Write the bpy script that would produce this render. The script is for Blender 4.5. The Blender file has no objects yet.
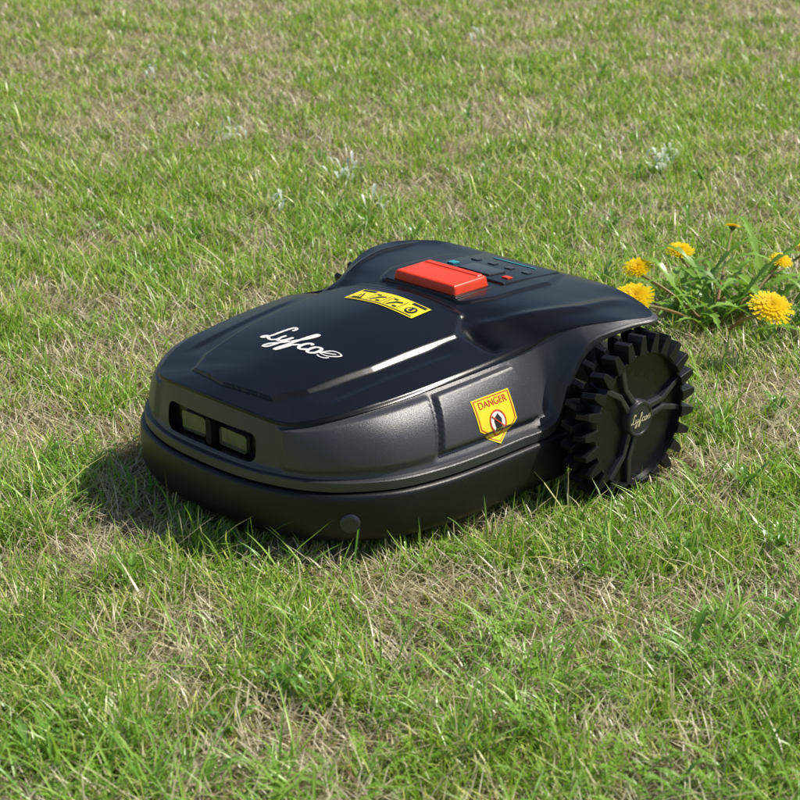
import bpy, bmesh, math, random
import numpy as np
from mathutils import Vector, Matrix
from mathutils.bvhtree import BVHTree
rng=np.random.default_rng(7); random.seed(7)
scn=bpy.context.scene
scn.view_settings.view_transform='Standard'; scn.view_settings.look='None'; scn.view_settings.exposure=0
COL=scn.collection
# ------------------------------------------------------------------ materials
def mat(name,color=(.5,.5,.5),rough=.5,spec=.5,grain=0,grain_scale=900,coat=0,metal=0):
    m=bpy.data.materials.new(name); m.use_nodes=True
    nt=m.node_tree; b=nt.nodes['Principled BSDF']
    b.inputs['Base Color'].default_value=(*color,1); b.inputs['Roughness'].default_value=rough
    b.inputs['Specular IOR Level'].default_value=spec; b.inputs['Coat Weight'].default_value=coat
    b.inputs['Metallic'].default_value=metal
    tc=nt.nodes.new('ShaderNodeTexCoord')
    n=nt.nodes.new('ShaderNodeTexNoise'); n.inputs['Scale'].default_value=14; n.inputs['Detail'].default_value=5
    nt.links.new(tc.outputs['Object'],n.inputs['Vector'])
    mr=nt.nodes.new('ShaderNodeMapRange'); mr.inputs['To Min'].default_value=rough*.88; mr.inputs['To Max'].default_value=min(1,rough*1.14)
    nt.links.new(n.outputs['Fac'],mr.inputs['Value']); nt.links.new(mr.outputs[0],b.inputs['Roughness'])
    if grain:
        g=nt.nodes.new('ShaderNodeTexNoise'); g.inputs['Scale'].default_value=grain_scale; g.inputs['Detail'].default_value=2
        nt.links.new(tc.outputs['Object'],g.inputs['Vector'])
        bp=nt.nodes.new('ShaderNodeBump'); bp.inputs['Strength'].default_value=grain; bp.inputs['Distance'].default_value=.0004
        nt.links.new(g.outputs['Fac'],bp.inputs['Height']); nt.links.new(bp.outputs[0],b.inputs['Normal'])
    return m
M_shell=mat('hood_plastic',(.004,.004,.005),.25,.42,.18,900)
M_side=mat('side_plastic_sky_sheen',(.040,.040,.045),.36,.8,.8,1100)  # lighter grey than the hood: sky and sun sheen painted into the base
M_bump=mat('bumper_plastic',(.008,.008,.009),.38,.42,.5,700)
M_dark=mat('chassis_dark',(.008,.008,.008),.7,.3)
M_tire=mat('tire_rubber',(.009,.009,.010),.45,.4,.4,400)
M_wheel=mat('wheel_plastic',(.008,.008,.010),.30,.45,.3,600)
M_spoke=mat('spoke_plastic',(.030,.030,.035),.3,.7,.3,600)
M_red=mat('red_plastic',(.86,.055,.014),.35,.5)
M_yel=mat('label_yellow',(.88,.70,.03),.4,.4)
M_blk=mat('label_black',(.02,.02,.02),.4,.4)
M_lred=mat('label_red',(.6,.06,.02),.4,.4)
M_white=mat('logo_white',(.82,.80,.76),.4,.4)
M_cream=mat('logo_cream',(.7,.62,.4),.35,.4)
M_glass=mat('display_gloss',(.004,.005,.006),.2,.4)
M_lcd=mat('lcd_grey',(.03,.035,.04),.2,.6)
M_cyan=mat('key_cyan',(.03,.30,.36),.4,.4)
M_win=mat('sensor_window_grass_reflection',(.09,.095,.06),.08,.7)  # grey-green base colour paints in the reflection of the grass

def mesh_obj(name,verts,faces,material=None,parent=None,smooth=True,sharp=None):
    me=bpy.data.meshes.new(name); me.from_pydata([tuple(v) for v in verts],[],faces); me.update()
    if smooth: me.polygons.foreach_set('use_smooth',[True]*len(me.polygons))
    if sharp is not None: me.set_sharp_from_angle(angle=math.radians(sharp))
    o=bpy.data.objects.new(name,me); COL.objects.link(o)
    if material: me.materials.append(material)
    if parent: o.parent=parent
    return o
def fixn(o):
    bm=bmesh.new(); bm.from_mesh(o.data); bmesh.ops.remove_doubles(bm,verts=bm.verts,dist=1e-5)
    bmesh.ops.recalc_face_normals(bm,faces=bm.faces); bm.to_mesh(o.data); bm.free()

# ------------------------------------------------------------------ camera
PITCH=math.radians(21); CAMH=.95; FPX=1750
cd=bpy.data.cameras.new('camera'); cam=bpy.data.objects.new('camera',cd); COL.objects.link(cam)
cam.location=(0,0,CAMH); cam.rotation_euler=(math.pi/2-PITCH,0,0)
cd.sensor_width=36; cd.lens=FPX/800*36; cd.clip_end=3000; cd.clip_start=.05
cd.dof.use_dof=True; cd.dof.focus_distance=2.4; cd.dof.aperture_fstop=12
scn.camera=cam
# ------------------------------------------------------------------ light
sv=Vector((.74,.16,1.02)).normalized()
elev=math.asin(sv.z); az=math.atan2(sv.x,sv.y)
w=bpy.data.worlds.new('World'); scn.world=w; w.use_nodes=True
sky=w.node_tree.nodes.new('ShaderNodeTexSky'); sky.sky_type='NISHITA'; sky.sun_disc=False
sky.sun_elevation=elev; sky.sun_rotation=az
bg=w.node_tree.nodes['Background']; bg.inputs['Strength'].default_value=.09
w.node_tree.links.new(sky.outputs[0],bg.inputs[0])
sl=bpy.data.lights.new('sun','SUN'); sl.energy=5; sl.angle=math.radians(.5); sl.color=(1,.95,.87)
so=bpy.data.objects.new('sun',sl); COL.objects.link(so); so.rotation_euler=(-sv).to_track_quat('-Z','Y').to_euler()
# ------------------------------------------------------------------ mower
MW=Vector((.094,2.345,0)); ANG=math.radians(225)
mower=bpy.data.objects.new('robot_lawn_mower',None); COL.objects.link(mower)
mower.location=MW; mower.rotation_euler=(0,0,ANG)
MER=[
 ((.481,.000,.098),(.466,.000,.182),.405,.098,.001),
 ((.476,.075,.098),(.461,.072,.179),.402,.098,.001),
 ((.460,.132,.098),(.453,.115,.1755),.397,.098,.002),
 ((.440,.170,.098),(.436,.136,.1755),.389,.098,.005),
 ((.412,.200,.098),(.405,.157,.180),.372,.098,.010),
 ((.365,.230,.098),(.362,.174,.186),.335,.098,.013),
 ((.305,.245,.098),(.303,.185,.191),.285,.098,.012),
 ((.240,.250,.098),(.232,.191,.196),.225,.098,.009),
 ((.170,.250,.098),(.160,.194,.200),.155,.110,.006),
 ((.100,.250,.102),(.100,.200,.207),.100,.130,-.001),
 ((.078,.252,.150),(.070,.212,.219),.070,.150,-.003),
 ((.048,.262,.203),(.040,.240,.2285),.040,.165,0),
 ((.000,.283,.223),(.000,.272,.234),.010,.170,0),
 ((-.045,.294,.226),(-.043,.287,.2335),-.025,.170,0),
 ((-.078,.264,.218),(-.073,.254,.234),-.055,.165,0),
 ((-.118,.190,.190),(-.108,.180,.232),-.085,.150,0),
 ((-.150,.100,.165),(-.138,.095,.223),-.110,.140,0),
 ((-.163,.000,.150),(-.148,.000,.217),-.118,.140,0)]
zsx=np.array([-.16,-.12,-.068,0,.05,.10,.152,.235,.315,.36,.405,.43,.462])
zsz=np.array([.212,.224,.231,.235,.236,.235,.232,.224,.212,.205,.197,.192,.183])
def zs(x): return np.interp(x,zsx,zsz)
def arr(m): return np.array([*m[0],*m[1],m[2],zs(m[2]),m[3],m[4]])
A=[arr(m) for m in MER]
def mir(a): b=a.copy(); b[1]*=-1; b[4]*=-1; return b
A=[mir(A[1])]+A+[mir(A[-2])]
SUB=30; cols=[]
for i in range(1,len(A)-2):
    for k in range(SUB):
        t=k/SUB; p0,p1,p2,p3=A[i-1],A[i],A[i+1],A[i+2]
        cols.append(.5*((2*p1)+(-p0+p2)*t+(2*p0-5*p1+4*p2-p3)*t*t+(-p0+3*p1-3*p2+p3)*t**3))
cols.append(A[-2].copy())
cols=np.array(cols); cols[0,[1,4]]=0; cols[-1,[1,4]]=0
def sst(v): v=max(0,min(1,v)); return v*v*(3-2*v)
NW=50; NT=110
def topdisp(x,y):
    y=abs(y); d=0
    yb=np.interp(x,[.12,.16,.30,.39,.430,.447],[.100,.130,.118,.098,.075,-.02])
    d+=.0040*sst((yb-y)/.009+.5)*sst((x-.108)/.01)
    a=np.interp(x,[.16,.38],[.158,.136])
    d-=.0022*sst((a-y)/.014+.5)*sst((y-yb)/.008)*sst((x-.17)/.05)*sst((.40-x)/.04)
    yd=np.interp(x,[-.13,-.06,.05,.085,.10],[.07,.10,.10,.085,.07])
    d+=.003*sst((yd-y)/.008+.5)*sst((.10-x)/.008)*sst((x+.135)/.02)
    yw=np.interp(x,[-.08,0,.06,.13],[.215,.205,.170,.125])
    d+=.004*math.exp(-((y-yw)/.014)**2)*sst((.135-x)/.03)*sst((x+.09)/.05)
    d-=.009*math.exp(-((x-.138)/.010)**2)*sst((y-.115)/.03)
    return d
def column(c):
    L0=c[0:3];L3=c[3:6];sx,sz,bz,bu=c[6:10]
    S=np.array([sx,0,sz]); rows=[]
    d=np.array([sx-L0[0],-L0[1]]); d=d/(np.linalg.norm(d)+1e-9)
    hgt=min(1,(L3[2]-L0[2])/.07)
    lip=min(.011,.4*(L3[2]-L0[2])); ins=.007*hgt
    rows.append(L0.copy())
    q=L0.copy(); q[2]+=lip; rows.append(q)
    q=q.copy(); q[:2]+=d*.0012; q[2]+=.0012; rows.append(q)
    q=q.copy(); q[:2]+=d*ins; q[2]+=.0008; rows.append(q); W0=q
    for r in range(1,NW+1):
        v=r/NW
        P=W0*(1-v)+L3*v
        b=bu*4*v*(1-v)
        P[:2]-=d*b*.8; P[2]+=b*.6
        xf=.300-.030*v; xr=.112+.030*v
        f=sst((xf-P[0])/.007+.5)*sst((P[0]-xr)/.007+.5)*sst((v-.10)/.05)*sst((.86-v)/.05)
        yc=.122-.012*v
        f2=sst((abs(P[1])-yc)/.008)*sst((P[0]-xf-.006)/.006)*sst((v-.03)/.10)*sst((.90-v)/.10)
        P[:2]-=d*(f*.007+f2*.0055); P[2]+=f*.003+f2*.002
        hl=sst((v-.925)/.02)*hgt
        P[:2]+=d*.0040*(1-hl)*sst(v/.1)*hgt
        rows.append(P)
    q=L3.copy(); q[:2]+=d*.0010; q[2]+=.0012*hgt; rows.append(q)
    pw=1.5 if sx>.12 else (1.5+1.7*min(1,(.12-sx)/.06))
    if sx>.3: pw=1.5-.25*min(1,(sx-.3)/.06)
    for r in range(1,NT+1):
        s=(r/NT)**1.1
        P=L3*(1-s)+S*s
        z=L3[2]+.0012*hgt*(1-s)+(S[2]-L3[2])*(1-(1-s)**pw)
        P[2]=z+topdisp(P[0],P[1])*min(1,max(0,s-.03)*12)
        rows.append(P)
    rows.append(np.array([sx,0,bz]))
    return rows
grid=[column(c) for c in cols]
nr=len(grid[0]); nc=len(grid)
def farside(p):
    x,y,z=p; y=-y
    if y<-.15:
        k=sst((.17-x)/.05); y2=-.15+(y+.15)*.40; y=y*(1-k)+y2*k
    return np.array([x,y,z])
grid=[[np.array([p[0],-p[1],p[2]]) for p in c] for c in grid]
V=[]
for c in grid: V+=[p*np.array([1,-1,1]) for p in c]
for c in grid: V+=[farside(np.array([p[0],-p[1],p[2]])) for p in c]
Fc=[];Fm=[]
for s in (0,1):
    o=s*nr*nc
    for i in range(nc-1):
        for j in range(nr):
            j2=(j+1)%nr
            f=[o+i*nr+j,o+(i+1)*nr+j,o+(i+1)*nr+j2,o+i*nr+j2]
            if j==nr-2: continue
            Fc.append(f if s else f[::-1]); Fm.append(1 if j<3+int(.93*NW) else 0)
shell=mesh_obj('upper_shell',V,Fc,M_shell,None)
shell.data.materials.append(M_side); shell.data.polygons.foreach_set('material_index',Fm)
bm=bmesh.new(); bm.from_mesh(shell.data)
bmesh.ops.remove_doubles(bm,verts=bm.verts,dist=2e-5)
bmesh.ops.holes_fill(bm,edges=[e for e in bm.edges if e.is_boundary],sides=0)
bmesh.ops.recalc_face_normals(bm,faces=bm.faces)
bm.to_mesh(shell.data)
bvh=BVHTree.FromBMesh(bm); bm.free()
def rbox_prism(name,cx,cy,cz,dx,dy,dz,rad,material,parent,n=8):
    pts=[]
    for qx,qz,a0 in ((1,1,0),(-1,1,90),(-1,-1,180),(1,-1,270)):
        for k in range(n+1):
            a=math.radians(a0+90*k/n)
            pts.append((qx*(dy/2-rad)+rad*math.cos(a),qz*(dz/2-rad)+rad*math.sin(a)))
    v=[(cx-dx/2,cy+a,cz+b) for a,b in pts]+[(cx+dx/2,cy+a,cz+b) for a,b in pts]
    N=len(pts); f=[list(range(N))[::-1],list(range(N,2*N))]+[[i,(i+1)%N,N+(i+1)%N,N+i] for i in range(N)]
    o=mesh_obj(name,v,f,material,parent,smooth=True,sharp=30); fixn(o); return o
cut=rbox_prism('cutter',.487,-.003,.134,.070,.172,.037,.012,M_dark,None)
md=shell.modifiers.new('b','BOOLEAN'); md.object=cut; md.operation='DIFFERENCE'; md.solver='EXACT'
bpy.context.view_layer.update()
dg=bpy.context.evaluated_depsgraph_get()
nm=bpy.data.meshes.new_from_object(shell.evaluated_get(dg)); shell.modifiers.clear()
if len(nm.polygons)>1000: shell.data=nm
bpy.data.objects.remove(cut)
shell.data.polygons.foreach_set('use_smooth',[True]*len(shell.data.polygons))
shell.data.set_sharp_from_angle(angle=math.radians(32))
shell.parent=mower
rbox_prism('sensor_pane',.4555,-.042,.131,.006,.046,.026,.005,M_win,mower)
rbox_prism('sensor_pane_b',.4555,.034,.130,.006,.052,.024,.005,M_win,mower)
rbox_prism('sensor_bar',.460,-.003,.134,.014,.010,.034,.003,M_dark,mower)

path=[np.array(c[:2]) for c in cols if c[0]>.082 and c[2]<.125]
path=path[::3]+[np.array([.080,.250])]
full=[p*np.array([1,-1]) for p in path[:0:-1]]+path
def sweep(name,pth,prof,material,closedprof=True):
    n=len(pth); v=[];f=[]
    for i,p in enumerate(pth):
        a=pth[max(0,i-1)];b=pth[min(n-1,i+1)];t=b-a;t=t/np.linalg.norm(t);nn=np.array([t[1],-t[0]])
        if nn@(p-np.array([.15,0]))<0: nn=-nn
        for o,z in prof: v.append((p[0]+nn[0]*o,p[1]+nn[1]*o,z))
    m=len(prof)
    for i in range(n-1):
        for j in range(m):
            j2=(j+1)%m; f.append([i*m+j,i*m+j2,(i+1)*m+j2,(i+1)*m+j])
    f.append(list(range(m))); f.append([(n-1)*m+j for j in range(m)][::-1])
    o=mesh_obj(name,v,f,material,mower,True); fixn(o); o.data.set_sharp_from_angle(angle=math.radians(50)); return o
sweep('bumper',full,[(-.02,.0955),(.002,.0955),(.0042,.0945),(.0058,.0925),(.0067,.089),(.0070,.074),(.0066,.055),(.005,.043),(.002,.036),(-.003,.032),(-.02,.030)],M_bump)
ch=[p-(p-np.array([.2,0]))*0.07 for p in path if p[0]>.09]+[np.array([.085,.205]),np.array([-.125,.155])]
ch=[p*np.array([1,-1]) for p in ch[:0:-1]]+ch
N=len(ch); v=[(p[0],p[1],.034) for p in ch]+[(p[0],p[1],.102) for p in ch]
f=[list(range(N)),list(range(N,2*N))[::-1]]+[[i,(i+1)%N,N+(i+1)%N,N+i] for i in range(N)]
o=mesh_obj('chassis',v,f,M_dark,mower,False); fixn(o)
def box(name,x0,x1,y0,y1,z0,z1,material,bev=.004,parent=mower):
    bm=bmesh.new(); bmesh.ops.create_cube(bm,size=1)
    for q in bm.verts: q.co=Vector(((x0+x1)/2+q.co.x*(x1-x0),(y0+y1)/2+q.co.y*(y1-y0),(z0+z1)/2+q.co.z*(z1-z0)))
    if bev: bmesh.ops.bevel(bm,geom=list(bm.edges),offset=bev,segments=3,affect='EDGES',profile=.6)
    me=bpy.data.meshes.new(name); bm.to_mesh(me); bm.free(); me.polygons.foreach_set('use_smooth',[True]*len(me.polygons)); me.set_sharp_from_angle(angle=math.radians(40))
    me.materials.append(material); o=bpy.data.objects.new(name,me); COL.objects.link(o); o.parent=parent; return o
box('axle_housing',-.12,.085,-.15,.200,.05,.150,M_dark,.01)

def lathe(name,prof,material,cx,cz,sgn=1,n=64,parent=mower,dy=0):
    v=[];f=[];m=len(prof)
    for i in range(n):
        a=2*math.pi*i/n
        for r,y in prof: v.append((cx+r*math.cos(a),sgn*(y+dy),cz+r*math.sin(a)))
    for i in range(n):
        for j in range(m-1):
            k=(i+1)%n; f.append([i*m+j,k*m+j,k*m+j+1,i*m+j+1])
    o=mesh_obj(name,v,f,material,parent); fixn(o); o.data.set_sharp_from_angle(angle=math.radians(35)); return o
WX,WZ=-.008,.104
def wheel(sgn,tag,dy):
    lathe('tire'+tag,[(0,.262),(.085,.262),(.092,.264),(.0935,.267),(.0935,.290),(.0930,.296),(.0915,.2985),(.089,.298),(.0885,.290),(.05,.2885),(.03,.2885),(0,.2885)],M_wheel,WX,WZ,sgn,96,dy=dy)
    lathe('hub'+tag,[(0.0255,.283),(.0255,.297),(.0235,.3005),(.021,.3005),(.020,.2995),(0,.2995)],M_spoke,WX,WZ,sgn,48,dy=dy)
    v=[];f=[]
    NL=25
    def tooth(a,y0,y1,tw,skew):
        b=len(v)
        for y,sk in ((y0,0),(y1,skew)):
            for r,hw in ((.090,.0078),(.108,.0056),(.1160,.0036)):
                for s in (-1,1):
                    aa=a+sk+s*hw/r*tw
                    v.append((WX+r*math.cos(aa),sgn*(y+dy),WZ+r*math.sin(aa)))
        for e in (0,6):
            f.append([b+e,b+e+1,b+e+3,b+e+2]); f.append([b+e+2,b+e+3,b+e+5,b+e+4])
        for i,j in ((0,2),(2,4),(4,5),(5,3),(3,1),(1,0)): f.append([b+i,b+j,b+6+j,b+6+i])
    for k in range(NL):
        a=2*math.pi*k/NL
        tooth(a,.2800,.3015,1.0,.03)
        tooth(a+math.pi/NL,.259,.2780,1.0,-.03)
    o=mesh_obj('treads'+tag,v,f,M_tire,mower,False); fixn(o)
    bv=o.modifiers.new('bv','BEVEL'); bv.width=.0007; bv.segments=2
    v=[];f=[]
    for k in range(3):
        a=math.radians(52+120*k)
        for side in (-1,1):
            b=len(v)
            pts=[(.020,side*.003),(.020,side*.012),(.052,side*.010),(.0890,side*.026),(.0890,side*.017),(.056,side*.003)]
            for y in (.285,.2958):
                for r,t in pts:
                    v.append((WX+r*math.cos(a)-t*math.sin(a),sgn*(y+dy),WZ+r*math.sin(a)+t*math.cos(a)))
            n=6; f.append([b+i for i in range(n)]); f.append([b+n+i for i in range(n)][::-1])
            for i in range(n): f.append([b+i,b+(i+1)%n,b+n+(i+1)%n,b+n+i])
    o=mesh_obj('spokes'+tag,v,f,M_spoke,mower,False); fixn(o)
    bv=o.modifiers.new('bv','BEVEL'); bv.width=.0016; bv.segments=2
wheel(1,'_l',.006); wheel(-1,'_r',-.086)
lathe('axle',[(0,-.18),(.012,-.18),(.012,.270),(0,.270)],M_dark,WX,WZ)
for s in (-1,1):
    o=lathe('caster',[(0,.10),(.028,.10),(.032,.104),(.032,.126),(.028,.130),(0,.130)],M_tire,.36,.032,s,32)
def disc_at(name,P,nrm,prof,material,n=32,parent=mower):
    q=Vector(nrm).to_track_quat('Z','Y').to_matrix(); v=[];f=[];m=len(prof)
    for i in range(n):
        a=2*math.pi*i/n
        for r,h in prof: v.append(Vector(P)+q@Vector((r*math.cos(a),r*math.sin(a),h)))
    for i in range(n):
        k=(i+1)%n
        for j in range(m-1): f.append([i*m+j,k*m+j,k*m+j+1,i*m+j+1])
    o=mesh_obj(name,v,f,material,parent); fixn(o); o.data.set_sharp_from_angle(angle=math.radians(40)); return o
for s in (1,-1):
    disc_at('bumper_stud',(.4200,s*.2025,.060),(.72,s*.69,0),[(0.0125,-.007),(.0125,.0015),(.011,.003),(.008,.0035),(0,.0035)],M_spoke)

def conform(O,u,vv,nrm,x,y,eps):
    P=Vector(O)+Vector(u)*x+Vector(vv)*y
    hit=bvh.ray_cast(P+Vector(nrm)*.05,-Vector(nrm),.12)
    if hit[0] is None: return P+Vector(nrm)*eps
    return hit[0]+Vector(nrm)*eps
def decal(name,poly,frame,eps,material,cell=.006):
    O,u,vv,nrm=frame
    bm=bmesh.new(); vs=[bm.verts.new((a,b,0)) for a,b in poly]; bm.faces.new(vs)
    xs=[p[0] for p in poly]; ys=[p[1] for p in poly]
    for ax,lo,hi in ((0,min(xs),max(xs)),(1,min(ys),max(ys))):
        k=lo+cell
        while k<hi-1e-4:
            co=(k,0,0) if ax==0 else (0,k,0); no=(1,0,0) if ax==0 else (0,1,0)
            bmesh.ops.bisect_plane(bm,geom=list(bm.verts)+list(bm.edges)+list(bm.faces),plane_co=co,plane_no=no); k+=cell
    bmesh.ops.triangulate(bm,faces=bm.faces)
    for q in bm.verts: q.co=conform(O,u,vv,nrm,q.co.x,q.co.y,eps)
    bmesh.ops.recalc_face_normals(bm,faces=bm.faces)
    me=bpy.data.meshes.new(name); bm.to_mesh(me); bm.free(); me.materials.append(material)
    o=bpy.data.objects.new(name,me); COL.objects.link(o); o.parent=mower; return o
def cr(pts,n=8):
    P=[np.array(p,float) for p in pts]; P=[2*P[0]-P[1]]+P+[2*P[-1]-P[-2]]; out=[]
    for i in range(1,len(P)-2):
        for k in range(n):
            t=k/n;p0,p1,p2,p3=P[i-1],P[i],P[i+1],P[i+2]
            out.append(.5*((2*p1)+(-p0+p2)*t+(2*p0-5*p1+4*p2-p3)*t*t+(-p0+3*p1-3*p2+p3)*t**3))
    out.append(P[-2]); return out
STROKES=[
 [(.55,.80),(.50,.98),(.32,1.0),(.24,.6),(.2,.25),(.06,.02),(-.05,.08),(.08,.18),(.3,.05),(.5,.0),(.70,.14)],
 [(.68,.45),(.66,.2),(.78,.05),(.95,.2),(1.04,.45)],
 [(1.04,.45),(.98,0),(.88,-.4),(.7,-.45),(.72,-.25),(1.0,-.02),(1.22,.2)],
 [(1.22,.2),(1.5,.6),(1.6,.95),(1.5,1.0),(1.42,.7),(1.35,.1),(1.26,-.4),(1.36,-.42),(1.45,-.1),(1.5,.05),(1.72,.2)],
 [(2.05,.4),(1.92,.46),(1.78,.3),(1.8,.08),(1.95,0),(2.15,.12)],
 [(2.4,.45),(2.22,.35),(2.2,.1),(2.35,0),(2.52,.12),(2.52,.35),(2.4,.45)],
 [(2.62,.22),(2.80,.50),(3.05,.58),(3.30,.50),(3.14,.30),(2.90,.20),(2.62,.22),(2.90,.36),(3.12,.46)],
 [(2.66,.08),(2.84,.04),(3.02,.08),(3.12,.18)]]
def logo(name,material,place,hw,slant=.15):
    v=[];f=[]
    for st in STROKES:
        c=cr(st); n=len(c); k_=.55 if st[0][0]>2.6 else 1
        for i,p in enumerate(c):
            t=c[min(n-1,i+1)]-c[max(0,i-1)]; t=t/(np.linalg.norm(t)+1e-9); nn=np.array([-t[1],t[0]])
            w_=k_*hw*(.6+.7*abs(t[1]))*(.5 if i in(0,n-1) else 1)
            for s in (-1,1):
                q=p+nn*s*w_; v.append(place(q[0]+slant*q[1]-1.57,q[1]-.3))
            if i: b=len(v)-4; f.append([b,b+1,b+3,b+2])
    o=mesh_obj(name,v,f,material,mower,False); return o
hoodF=lambda x:((x,0,.215),(0,1,0),(-1,0,0),(0,0,1))
FL=hoodF(.318)
cntr=[0]
def pl(a,b):
    cntr[0]+=1
    return conform(*FL,a*.0385+.003,b*.040,.0006+.00002*(cntr[0]%7))
logo('hood_logo',M_white,pl,.056)
logo('hub_logo',M_cream,lambda a,b:(WX-a*.0125,.3063,WZ+b*.0125),.06)
FY=hoodF(.157)
def rect(x0,x1,y0,y1): return [(x0,y0),(x1,y0),(x1,y1),(x0,y1)]
decal('hood_label',rect(-.064,.064,-.019,.019),FY,.0008,M_yel)
for i,(a,b) in enumerate(((-.060,-.034),(-.029,-.001),(.003,.030),(.035,.060))):
    if i in(0,3): decal('label_header',rect(a,b,.0115,.0165),FY,.0014,M_blk)
    c=(a+b)/2
    if i==0:
        decal('label_icon',[(c-.0095,-.013),(c+.0095,-.013),(c,.006)],FY,.0014,M_blk); decal('label_icon',[(c-.0065,-.0112),(c+.0065,-.0112),(c,.002)],FY,.0019,M_yel); decal('label_icon',rect(c-.001,c+.001,-.009,-.002),FY,.0024,M_blk)
    elif i==3:
        decal('label_icon',[(c+.009*math.cos(k*math.pi/8),-.003+.009*math.sin(k*math.pi/8)) for k in range(16)],FY,.0014,M_blk)
        decal('label_icon',[(c+.006*math.cos(k*math.pi/8),-.003+.006*math.sin(k*math.pi/8)) for k in range(16)],FY,.0019,M_yel); decal('label_icon',rect(c-.002,c+.003,-.007,.002),FY,.0024,M_blk)
    else:
        decal('label_icon',[(c-.009,-.011),(c-.006,-.011),(c+.001,.0),(c+.009,.004),(c+.007,.007),(c-.002,.003)],FY,.0014,M_blk)
        decal('label_icon',rect(c+.002,c+.009,-.011,-.0075),FY,.0014,M_blk); decal('label_icon',rect(c-.010,c-.003,.006,.009),FY,.0014,M_blk)
        for q in (-.0125,.0125): decal('label_line',rect(c+q-.0004,c+q+.0004,-.012,.012),FY,.0014,M_blk)
decal('label_line',rect(-.060,.060,-.0165,-.0150),FY,.0014,M_blk)
for s in (1,-1):
    n=Vector((0,s*.80,.60)).normalized(); u=Vector((-s,0,0)); vv=n.cross(u)
    FD=((.197,s*.230,.143),u,vv,n)
    sh=lambda k:[(-.035*k,.027*k),(-.035*k,-.012*k),(0,-.034*k),(.035*k,-.012*k),(.035*k,.027*k)]
    decal('danger_label',sh(1),FD,.0008,M_yel)
    a=sh(.93);b=sh(.89)
    for i in range(5):
        j=(i+1)%5; decal('danger_border',[a[i],a[j],b[j],b[i]],FD,.0013,M_lred)
    tc=bpy.data.curves.new('tx','FONT'); tc.body='DANGER'; tc.size=.0130; tc.align_x='CENTER'
    to=bpy.data.objects.new('tx',tc); COL.objects.link(to); bpy.context.view_layer.update()
    tm=bpy.data.meshes.new_from_object(to.evaluated_get(bpy.context.evaluated_depsgraph_get())); bpy.data.objects.remove(to)
    for q in tm.vertices: q.co=conform(*FD,q.co.x,q.co.y+.0130,.0014)
    tm.materials.clear(); tm.materials.append(M_lred); o=bpy.data.objects.new('danger_text',tm); COL.objects.link(o); o.parent=mower
    circ=lambda r,n=24:[(r*math.cos(2*math.pi*k/n),-.008+r*math.sin(2*math.pi*k/n)) for k in range(n)]
    ro,ri=circ(.0150),circ(.0128)
    decal('sign_face',circ(.0128),FD,.0012,M_white)
    for k in range(24):
        j=(k+1)%24; decal('sign_ring',[ro[k],ro[j],ri[j],ri[k]],FD,.0016,M_lred)
    decal('sign_mark',[(-.006,-.016),(.004,-.016),(.007,-.006),(.002,.002),(-.003,-.001),(-.007,-.006)],FD,.0017,M_blk)
    decal('sign_bar',[(-.010,-.0005),(-.0088,.0008),(.010,-.0157),(.0088,-.017)],FD,.0021,M_lred)
def wedge(name,x0,x1,y,z0a,z0b,h,material,tap=.9,bev=.004,yc=0):
    bm=bmesh.new(); vs=[]
    for z,k in ((0,1),(1,tap)):
        for x,s in ((x0,-1),(x0,1),(x1,1),(x1,-1)):
            xm=(x0+x1)/2; zb=z0a if x==x0 else z0b
            vs.append(bm.verts.new((xm+(x-xm)*k,yc+s*y*k,zb+z*h)))
    for f in ((3,2,1,0),(4,5,6,7),(0,1,5,4),(1,2,6,5),(2,3,7,6),(3,0,4,7)): bm.faces.new([vs[i] for i in f])
    bmesh.ops.bevel(bm,geom=list(bm.edges),offset=bev,segments=4,affect='EDGES',profile=.6)
    bmesh.ops.recalc_face_normals(bm,faces=bm.faces)
    me=bpy.data.meshes.new(name); bm.to_mesh(me); bm.free(); me.polygons.foreach_set('use_smooth',[True]*len(me.polygons)); me.set_sharp_from_angle(angle=math.radians(40))
    me.materials.append(material); o=bpy.data.objects.new(name,me); COL.objects.link(o); o.parent=mower
wedge('button_well',.096,.012,.069,.232,.232,.0075,M_shell,.97,.002)
wedge('stop_button',.089,.019,.060,.233,.234,.019,M_red,.93,.005)
wedge('button_ridge',.034,.024,.052,.2515,.2518,.0026,M_red,.95,.0011)
wedge('control_panel',.004,-.118,.072,.233,.224,.0075,M_glass,.97,.002)
wedge('lcd_screen',-.012,-.048,.030,.2362,.2338,.0052,M_lcd,.98,.0008)
for i in range(4):
    wedge('key',-.066,-.076,.006,.2312,.2306,.0054,M_lcd,1,.0005,yc=-.048+i*.032)
wedge('key',-.020,-.030,.006,.2345,.2338,.0062,M_red,1,.0005,yc=.052)
wedge('key',-.020,-.034,.006,.2345,.2335,.0062,M_cyan,1,.0005,yc=-.052)
wedge('panel_stripe',-.098,-.101,.040,.2285,.2282,.0052,M_cyan,1,.0005)

# ------------------------------------------------------------------ noise
def vnoise(x,y,scale,seed):
    r=np.random.default_rng(seed).random((256,256)); X=x/scale+1000;Y=y/scale+1000
    xi=np.floor(X).astype(int);yi=np.floor(Y).astype(int);fx=X-xi;fy=Y-yi
    fx=fx*fx*(3-2*fx);fy=fy*fy*(3-2*fy); g=lambda a,b:r[a%256,b%256]
    return (g(xi,yi)*(1-fx)+g(xi+1,yi)*fx)*(1-fy)+(g(xi,yi+1)*(1-fx)+g(xi+1,yi+1)*fx)*fy
def dry(x,y):
    wx=x+.10*(vnoise(x,y,.2,41)-.5); wy=y+.10*(vnoise(x,y,.2,42)-.5)
    return .22*vnoise(wx,wy,.45,1)+.42*vnoise(wx,wy,.13,12)+.36*vnoise(wx,wy,.05,3)
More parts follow.
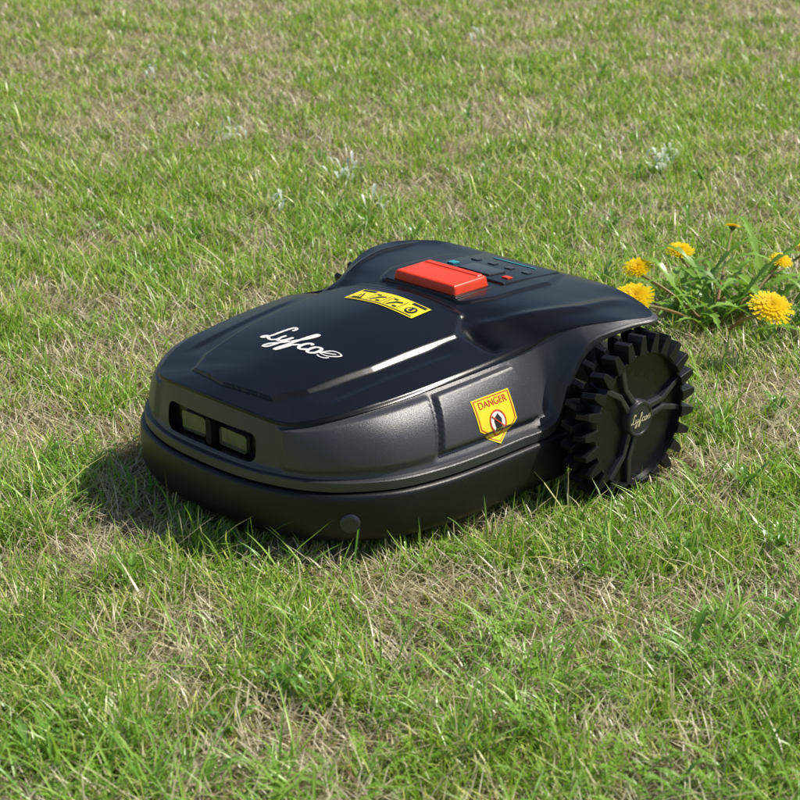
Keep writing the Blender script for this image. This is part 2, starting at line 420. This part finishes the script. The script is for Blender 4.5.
# ------------------------------------------------------------------ ground
g=bpy.data.materials.new('soil_thatch'); g.use_nodes=True; nt=g.node_tree; b=nt.nodes['Principled BSDF']; b.inputs['Roughness'].default_value=1; b.inputs['Specular IOR Level'].default_value=.1
tc=nt.nodes.new('ShaderNodeTexCoord')
def tn(s,d=6):
    n=nt.nodes.new('ShaderNodeTexNoise'); n.inputs['Scale'].default_value=s; n.inputs['Detail'].default_value=d; nt.links.new(tc.outputs['Object'],n.inputs['Vector']); return n
n1=tn(5);n2=tn(160,4)
rp=nt.nodes.new('ShaderNodeValToRGB'); rp.color_ramp.elements[0].position=.3; rp.color_ramp.elements[0].color=(.09,.10,.03,1); rp.color_ramp.elements[1].position=.72; rp.color_ramp.elements[1].color=(.43,.37,.22,1)
mx=nt.nodes.new('ShaderNodeMath'); mx.operation='ADD'; mm=nt.nodes.new('ShaderNodeMath'); mm.operation='MULTIPLY_ADD'; mm.inputs[1].default_value=.7; mm.inputs[2].default_value=-.35
nt.links.new(n2.outputs['Fac'],mm.inputs[0]); nt.links.new(n1.outputs['Fac'],mx.inputs[0]); nt.links.new(mm.outputs[0],mx.inputs[1]); nt.links.new(mx.outputs[0],rp.inputs[0]); nt.links.new(rp.outputs[0],b.inputs['Base Color'])
bp=nt.nodes.new('ShaderNodeBump'); bp.inputs['Distance'].default_value=.01; nt.links.new(n2.outputs['Fac'],bp.inputs['Height']); nt.links.new(bp.outputs[0],b.inputs['Normal'])
mesh_obj('ground',[(-800,-800,0),(800,-800,0),(800,800,0),(-800,800,0)],[[0,1,2,3]],g,None,False)
# ------------------------------------------------------------------ blade material
def leafmat(name,rough=.45,trans=.4,spec=.35):
    m=bpy.data.materials.new(name); m.use_nodes=True; nt=m.node_tree; b=nt.nodes['Principled BSDF']
    at=nt.nodes.new('ShaderNodeAttribute'); at.attribute_name='col'
    b.inputs['Roughness'].default_value=rough; b.inputs['Specular IOR Level'].default_value=spec
    nt.links.new(at.outputs['Color'],b.inputs['Base Color'])
    tr=nt.nodes.new('ShaderNodeBsdfTranslucent'); mx=nt.nodes.new('ShaderNodeMixShader'); mx.inputs[0].default_value=trans
    hs=nt.nodes.new('ShaderNodeHueSaturation'); hs.inputs['Value'].default_value=1.3; hs.inputs['Saturation'].default_value=1.1
    nt.links.new(at.outputs['Color'],hs.inputs['Color']); nt.links.new(hs.outputs[0],tr.inputs['Color'])
    nt.links.new(b.outputs[0],mx.inputs[1]); nt.links.new(tr.outputs[0],mx.inputs[2]); nt.links.new(mx.outputs[0],nt.nodes['Material Output'].inputs[0])
    return m
M_grass=leafmat('grass_blade',.36,.36,.6)
def blades(x,y,h,wd,lean,curv,az,col_root,col_tip):
    n=len(x); s=np.array([0,.4,.75,1.0]); wf=np.array([.8,1,.7,0]); cf=np.array([0,.75,1.,1.])
    ca,sa=np.cos(az),np.sin(az); tw=az+np.pi/2+rng.normal(0,.5,n); cw,sw=np.cos(tw),np.sin(tw)
    vert=np.zeros((n,7,3),np.float32); col=np.ones((n,7,4),np.float32)
    for k in range(4):
        hor=h*(lean*s[k]+curv*s[k]**2); z=h*s[k]*np.sqrt(np.clip(1-lean**2*.8,.02,1))*(1-.45*curv*s[k])
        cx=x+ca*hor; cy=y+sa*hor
        c=col_root*(1-cf[k])+col_tip*cf[k]
        if k<3:
            for j,sg in enumerate((-1,1)):
                vert[:,2*k+j,0]=cx+sg*cw*wd*wf[k]/2; vert[:,2*k+j,1]=cy+sg*sw*wd*wf[k]/2; vert[:,2*k+j,2]=z; col[:,2*k+j,:3]=c
        else:
            vert[:,6,0]=cx;vert[:,6,1]=cy;vert[:,6,2]=z;col[:,6,:3]=c
    vert[:,:,2]=np.maximum(vert[:,:,2],.0008); vert[:,:2,2]=-.003
    return vert,col
def blade_mesh(name,vert,col,material):
    n=len(vert); me=bpy.data.meshes.new(name)
    base=(np.arange(n)*7)[:,None]
    lp=(base+np.array([0,1,3,2,2,3,5,4,4,5,6])).ravel()
    ls=((np.arange(n)*11)[:,None]+np.array([0,4,8])).ravel()
    me.vertices.add(n*7); me.vertices.foreach_set('co',vert.ravel())
    me.loops.add(n*11); me.loops.foreach_set('vertex_index',lp.astype(np.int32))
    me.polygons.add(n*3); me.polygons.foreach_set('loop_start',ls.astype(np.int32))
    me.update(calc_edges=True)
    a=me.color_attributes.new('col','FLOAT_COLOR','POINT'); a.data.foreach_set('color',col.ravel())
    me.materials.append(material); o=bpy.data.objects.new(name,me); COL.objects.link(o); return o
def scatter(n,y0=1.25,y1=9.0,pw=1.6,extra=.45):
    X=[];Y=[];c=0
    while c<n:
        y=rng.uniform(y0,y1,n); x=rng.uniform(-1,1,n)*(y1*.25+extra)
        k=(np.abs(x)<y*.25+extra)&(rng.random(n)<(2/np.maximum(y,2))**pw)
        X.append(x[k]);Y.append(y[k]);c+=k.sum()
    return np.concatenate(X)[:n],np.concatenate(Y)[:n]
def local(x,y):
    dx=x-MW.x;dy=y-MW.y; return dx*math.cos(ANG)+dy*math.sin(ANG),-dx*math.sin(ANG)+dy*math.cos(ANG)
def under(x,y):
    lx,ly=local(x,y); ly=np.abs(ly)
    a=(lx>-.15)&(lx<.44)&(ly<.235)
    a|=(lx>.3)&(((lx-.25)/.235)**2+(ly/.25)**2<1)
    a|=(np.abs(lx)<.07)&(ly<.31)
    return a
def nearwheel(x,y):
    lx,ly=local(x,y); return (lx>-.10)&(lx<.13)&(ly>.25)&(ly<.35)
C=lambda *a:np.array(a)
def make(n,kind):
    x,y=scatter(n); D=dry(x,y); far=np.clip((y-2)/6,0,1)
    t=rng.random(n)
    if kind=='green':
        tuft=vnoise(x,y,.06,5)*.6+vnoise(x,y,.22,6)*.4
        keep=rng.random(n)<np.clip(1.25-2.0*(D-.43)/.3,.12,1)
        h=(.016+.022*rng.random(n)+.110*np.clip(tuft-.45,0,1)*rng.random(n)); h*=1+.9*(rng.random(n)<.07); h*=np.where(D>.57,.75,1)
        wd=(.0012+.0016*rng.random(n))*(1+1.2*far)
        lean=np.clip(np.abs(rng.normal(.22,.28,n)),0,.98); curv=rng.random(n)*.8
        g1=C(.14,.30,.030);g2=C(.39,.55,.080);g3=C(.64,.66,.20)
        hue=np.clip((vnoise(x,y,.22,8)*.5+vnoise(x,y,.05,9)*.3)*.8+.55*t-.08,0,1)[:,None]
        c=g1*(1-hue)+g2*hue; yk=(rng.random(n)<.17+.22*(D>.52))[:,None]; c=np.where(yk,g3*(.8+.5*t[:,None]),c)
        root=c*.38+C(.045,.04,.018); tip=np.where((rng.random(n)<.16)[:,None],C(.74,.66,.40),c*1.12)  # root colour darkened to paint the shade between blades
    else:
        keep=rng.random(n)<np.clip((D-.42)/.19,.06,1)
        h=.015+.035*rng.random(n)
        wd=(.0009+.0012*rng.random(n))*(1+1.2*far)
        lean=np.clip(rng.normal(.86,.18,n),.3,1.08); curv=rng.random(n)*.5
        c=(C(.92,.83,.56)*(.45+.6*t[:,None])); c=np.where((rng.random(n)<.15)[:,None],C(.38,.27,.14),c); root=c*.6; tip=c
    u=under(x,y)|nearwheel(x,y); h=np.where(u,np.minimum(h,.017),h)
    az=rng.uniform(0,2*np.pi,n)
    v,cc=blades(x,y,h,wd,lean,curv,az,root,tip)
    if kind!='green': v[:,:,2]+=(rng.random(n)*.010)[:,None].astype(np.float32)
    return v[keep],cc[keep]
v1,c1=make(350000,'green'); v2,c2=make(200000,'dry')
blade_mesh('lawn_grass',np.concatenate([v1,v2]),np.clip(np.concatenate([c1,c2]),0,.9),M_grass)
print('blades',len(v1),len(v2))

# ------------------------------------------------------------------ leaves builder
class MB:
    def __init__(s): s.v=[];s.f=[];s.c=[]
    def quadstrip(s,L,R,c0,c1):
        b=len(s.v);n=len(L)
        for i in range(n):
            k=i/(n-1); c=[c0[j]*(1-k)+c1[j]*k for j in range(3)]
            s.v+=[L[i],R[i]]; s.c+=[c,c]
            if i: s.f.append([b+2*i-2,b+2*i-1,b+2*i+1,b+2*i])
    def tube(s,pts,r0,r1,c0,c1,n=7):
        b=len(s.v);m=len(pts)
        for i,p in enumerate(pts):
            t=(pts[min(m-1,i+1)]-pts[max(0,i-1)]).normalized(); q=t.to_track_quat('Z','Y').to_matrix(); k=i/(m-1); r=r0*(1-k)+r1*k
            for j in range(n):
                a=2*math.pi*j/n; s.v.append(p+q@Vector((r*math.cos(a),r*math.sin(a),0))); s.c.append([c0[z]*(1-k)+c1[z]*k for z in range(3)])
            if i:
                for j in range(n): s.f.append([b+(i-1)*n+j,b+(i-1)*n+(j+1)%n,b+i*n+(j+1)%n,b+i*n+j])
    def build(s,name,material,parent=None):
        o=mesh_obj(name,s.v,s.f,material,parent,True)
        a=o.data.color_attributes.new('col','FLOAT_COLOR','POINT'); a.data.foreach_set('color',np.array([[*c,1] for c in s.c],np.float32).ravel()); return o
M_leaf=leafmat('weed_leaf',.35,.3,.5); M_petal=leafmat('dandelion_petal',.6,.35,.2)
def lobed_leaf(mb,base,az,length,width,rise,droop,c,teeth=7):
    d=Vector((math.cos(az),math.sin(az),0)); sd=Vector((-d.y,d.x,0)); n=teeth*4; bend=random.uniform(-.25,.25)
    def P(k,off):
        z=rise*length*math.sin(min(1,k*1.1)*math.pi*.6)-droop*length*k*k
        return base+d*(length*k)+sd*(bend*length*k*k)+Vector((0,0,max(.002,.004+z)))+sd*off+Vector((0,0,abs(off)*.35))
    L=[];R=[];Mx=[]
    for i in range(n+1):
        k=i/n; env=width*(.10+.90*math.sin(math.pi*min(1,k**.8))**.8)*(1 if k<.97 else .3)
        ph=(i%4)/4; saw=.22+.78*(ph if ph>0 else 1)
        wv=env*saw*(1 if k>.18 else .5)
        L.append(P(k-.02*ph,wv/2));R.append(P(k-.02*ph,-wv/2));Mx.append(P(k,0))
    c2=[q*1.15 for q in c]
    mb.quadstrip(L,Mx,c,c2); mb.quadstrip(Mx,R,c,c2)
def flower(mb,P,nrm,r,openness=1.0):
    q=Vector(nrm).to_track_quat('Z','Y').to_matrix()
    for layer,(rr,up,npt,z0) in enumerate(((1.0,.10,34,0),(.88,.28,32,.05),(.72,.5,28,.09),(.52,.75,22,.12),(.32,1.0,16,.14),(.15,1.2,8,.15))):
        for k in range(npt):
            a=2*math.pi*(k+random.random()*.6)/npt; Lr=r*rr*(.88+.22*random.random()); w_=r*.085*(1+.3*random.random())
            d=Vector((math.cos(a),math.sin(a),0));s=Vector((-d.y,d.x,0)); L=[];R=[]
            for i in range(5):
                t=i/4; hz=r*z0+Lr*up*(t-.25*t*t)*.55; rad=Lr*t*(1-.15*up); ww=w_*(.5+.9*t-.25*t*t)
                c_=d*rad+Vector((0,0,hz)); L.append(P+q@(c_-s*ww/2));R.append(P+q@(c_+s*ww/2+Vector((0,0,.0004))))
            y=random.random()*.12; mb.quadstrip(L,R,(.80,.42,.0),(.95-y,.78-y,.01))
def calyx(mb,P,nrm,r):
    q=Vector(nrm).to_track_quat('Z','Y').to_matrix()
    for k in range(14):
        a=2*math.pi*k/14; d=Vector((math.cos(a),math.sin(a),0));s=Vector((-d.y,d.x,0)); L=[];R=[]
        for i in range(4):
            t=i/3; c_=d*(r*.42*math.sin(t*1.6+.2))+Vector((0,0,-r*.5+r*.5*t)); ww=r*.2*(1-.6*t)
            L.append(P+q@(c_-s*ww/2));R.append(P+q@(c_+s*ww/2))
        mb.quadstrip(L,R,(.10,.17,.04),(.13,.2,.05))
dand=bpy.data.objects.new('dandelion_plant',None); COL.objects.link(dand); dand.location=(0,0,0)
ml=MB();mp=MB()
base=Vector((.535,2.80,0))
heads=[((.378,2.690,.094),.034,(-.1,-.45,.95)),((.400,2.835,.100),.026,(-.2,-.4,1)),((.486,2.930,.103),.025,(0,-.3,1)),((.608,3.100,.100),.016,(.1,.3,.9)),((.651,2.880,.100),.021,(.2,-.4,1)),((.578,2.600,.106),.036,(.1,-.5,.9)),((.703,2.93,.103),.020,(.3,-.3,1))]
for P,r,nv in heads:
    P=Vector(P);nv=Vector(nv).normalized()
    flower(mp,P,nv,r); calyx(ml,P,nv,r)
    st=base+Vector((random.uniform(-.02,.02),random.uniform(-.02,.02),0)); pts=[]
    e=P-nv*r*.45; mid=(st+e)/2+Vector((0,0,.02))
    for i in range(11):
        t=i/10; pts.append(st*(1-t)**2+mid*2*t*(1-t)+e*t*t)
    ml.tube(pts,.0030,.0024,(.40,.18,.10),(.32,.32,.11))
for k in range(70):
    a=2*math.pi*k/70+random.uniform(-.2,.2)
    g_=random.random(); toward=max(0,-math.sin(a))
    lobed_leaf(ml,base+Vector((random.uniform(-.07,.12),random.uniform(-.05,.16),0)),a,random.uniform(.08,.17),random.uniform(.014,.026),random.uniform(.35,.95)*(1-.5*toward),random.uniform(.0,.3),(.13+.14*g_,.27+.18*g_,.04+.03*g_))
ml.build('leaves_and_stems',M_leaf,dand); mp.build('flower_heads',M_petal,dand)
wd=MB()
def yarrow(P,az,L):
    d=Vector((math.cos(az),math.sin(az),0)); sd=Vector((-d.y,d.x,0)); g_=random.random(); c=(.16+.12*g_,.33+.16*g_,.05)
    rise=random.uniform(.5,1.1); mids=[]
    for i in range(13):
        k=i/12; mids.append(P+d*L*k*.8+Vector((0,0,.004+rise*L*(k-.45*k*k))))
    wd.quadstrip([m+sd*.0005 for m in mids],[m-sd*.0005 for m in mids],c,c)
    for i in range(2,13):
        k=i/12; ll=L*.16*math.sin(math.pi*(k*.85+.12))*random.uniform(.7,1.2)
        for s in (-1,1):
            a=mids[i]; dirv=(sd*s+d*.9+Vector((0,0,random.uniform(0,.7)))).normalized(); per=Vector((-dirv.y,dirv.x,0)).normalized()*.0010
            e=a+dirv*ll; m_=(a+e)/2
            wd.quadstrip([a+per*.6,m_+per,e],[a-per*.6,m_-per,e+per*.1],c,c)
def sblade(P,az,L,w_,c):
    d=Vector((math.cos(az),math.sin(az),0)); sd=Vector((-d.y,d.x,0)); lean=random.uniform(.05,.55);cv=random.uniform(.1,.8);A_=[];B_=[];Mm=[]
    for i in range(7):
        k=i/6; p=P+d*L*(lean*k+cv*k*k)*.8+Vector((0,0,L*k*(1-.5*cv*k)*.8)); ww=w_*(.7+.5*k-1.2*k**3)/2
        A_.append(p+sd*ww+Vector((0,0,ww*.4)));B_.append(p-sd*ww+Vector((0,0,ww*.4)));Mm.append(p)
    c2=[q*1.15 for q in c]; wd.quadstrip(A_,Mm,c,c2); wd.quadstrip(Mm,B_,c,c2)
one=lambda f,*a:f(np.array([a[0]]),np.array([a[1]]),*a[2:])[0]
bad=lambda x,y: one(under,x,y) or one(nearwheel,x,y)
for _ in range(700):
    u_=random.random(); y_=1.38+u_*u_*2.2; x_=random.uniform(-1,1)*(y_*.25+.1)
    if one(vnoise,x_,y_,.10,24)<.45 or bad(x_,y_): continue
    for k in range(random.randint(1,4)): yarrow(Vector((x_+random.uniform(-.015,.015),y_+random.uniform(-.015,.015),0)),random.uniform(0,6.28),random.uniform(.025,.06))
for _ in range(2300):
    u_=random.random(); y_=1.35+u_**1.6*5.5; x_=random.uniform(-1,1)*(y_*.25+.1)
    if one(vnoise,x_,y_,.13,31)<.48 or bad(x_,y_): continue
    L_=1+.5*(random.random()<.15)
    for k in range(random.randint(3,7)):
        g_=random.random(); sblade(Vector((x_+random.gauss(0,.008),y_+random.gauss(0,.008),0)),random.uniform(0,6.28),random.uniform(.035,.085)*L_,random.uniform(.0020,.0040),(.15+.24*g_,.34+.22*g_,.045+.05*g_))
for _ in range(110):
    y_=1.4+random.random()**1.3*6; x_=random.uniform(-1,1)*(y_*.25+.1)
    if bad(x_,y_): continue
    for k in range(random.randint(5,10)):
        g_=random.random(); c=(.12+.08*g_,.26+.12*g_,.05)
        lobed_leaf(wd,Vector((x_,y_,0)),random.uniform(0,6.28),random.uniform(.02,.05),random.uniform(.006,.012),random.uniform(.5,1.1),random.uniform(0,.2),c,4)
for X_,Y_,n_ in ((-.417,4.19,20),(-.121,3.78,24),(.587,3.88,24),(.62,3.95,16),(-.71,4.97,12),(-.041,3.49,8),(-.25,3.5,8),(.25,5.6,8)):
    for k in range(n_):
        g_=random.random(); c=(.58+.2*g_,.66+.15*g_,.54+.15*g_)
        lobed_leaf(wd,Vector((X_+random.gauss(0,.016),Y_+random.gauss(0,.018),random.uniform(.01,.04))),random.uniform(0,6.28),random.uniform(.012,.026),random.uniform(.006,.011),random.uniform(.6,1.5),0,c,2)
wd.build('lawn_weeds',M_leaf)
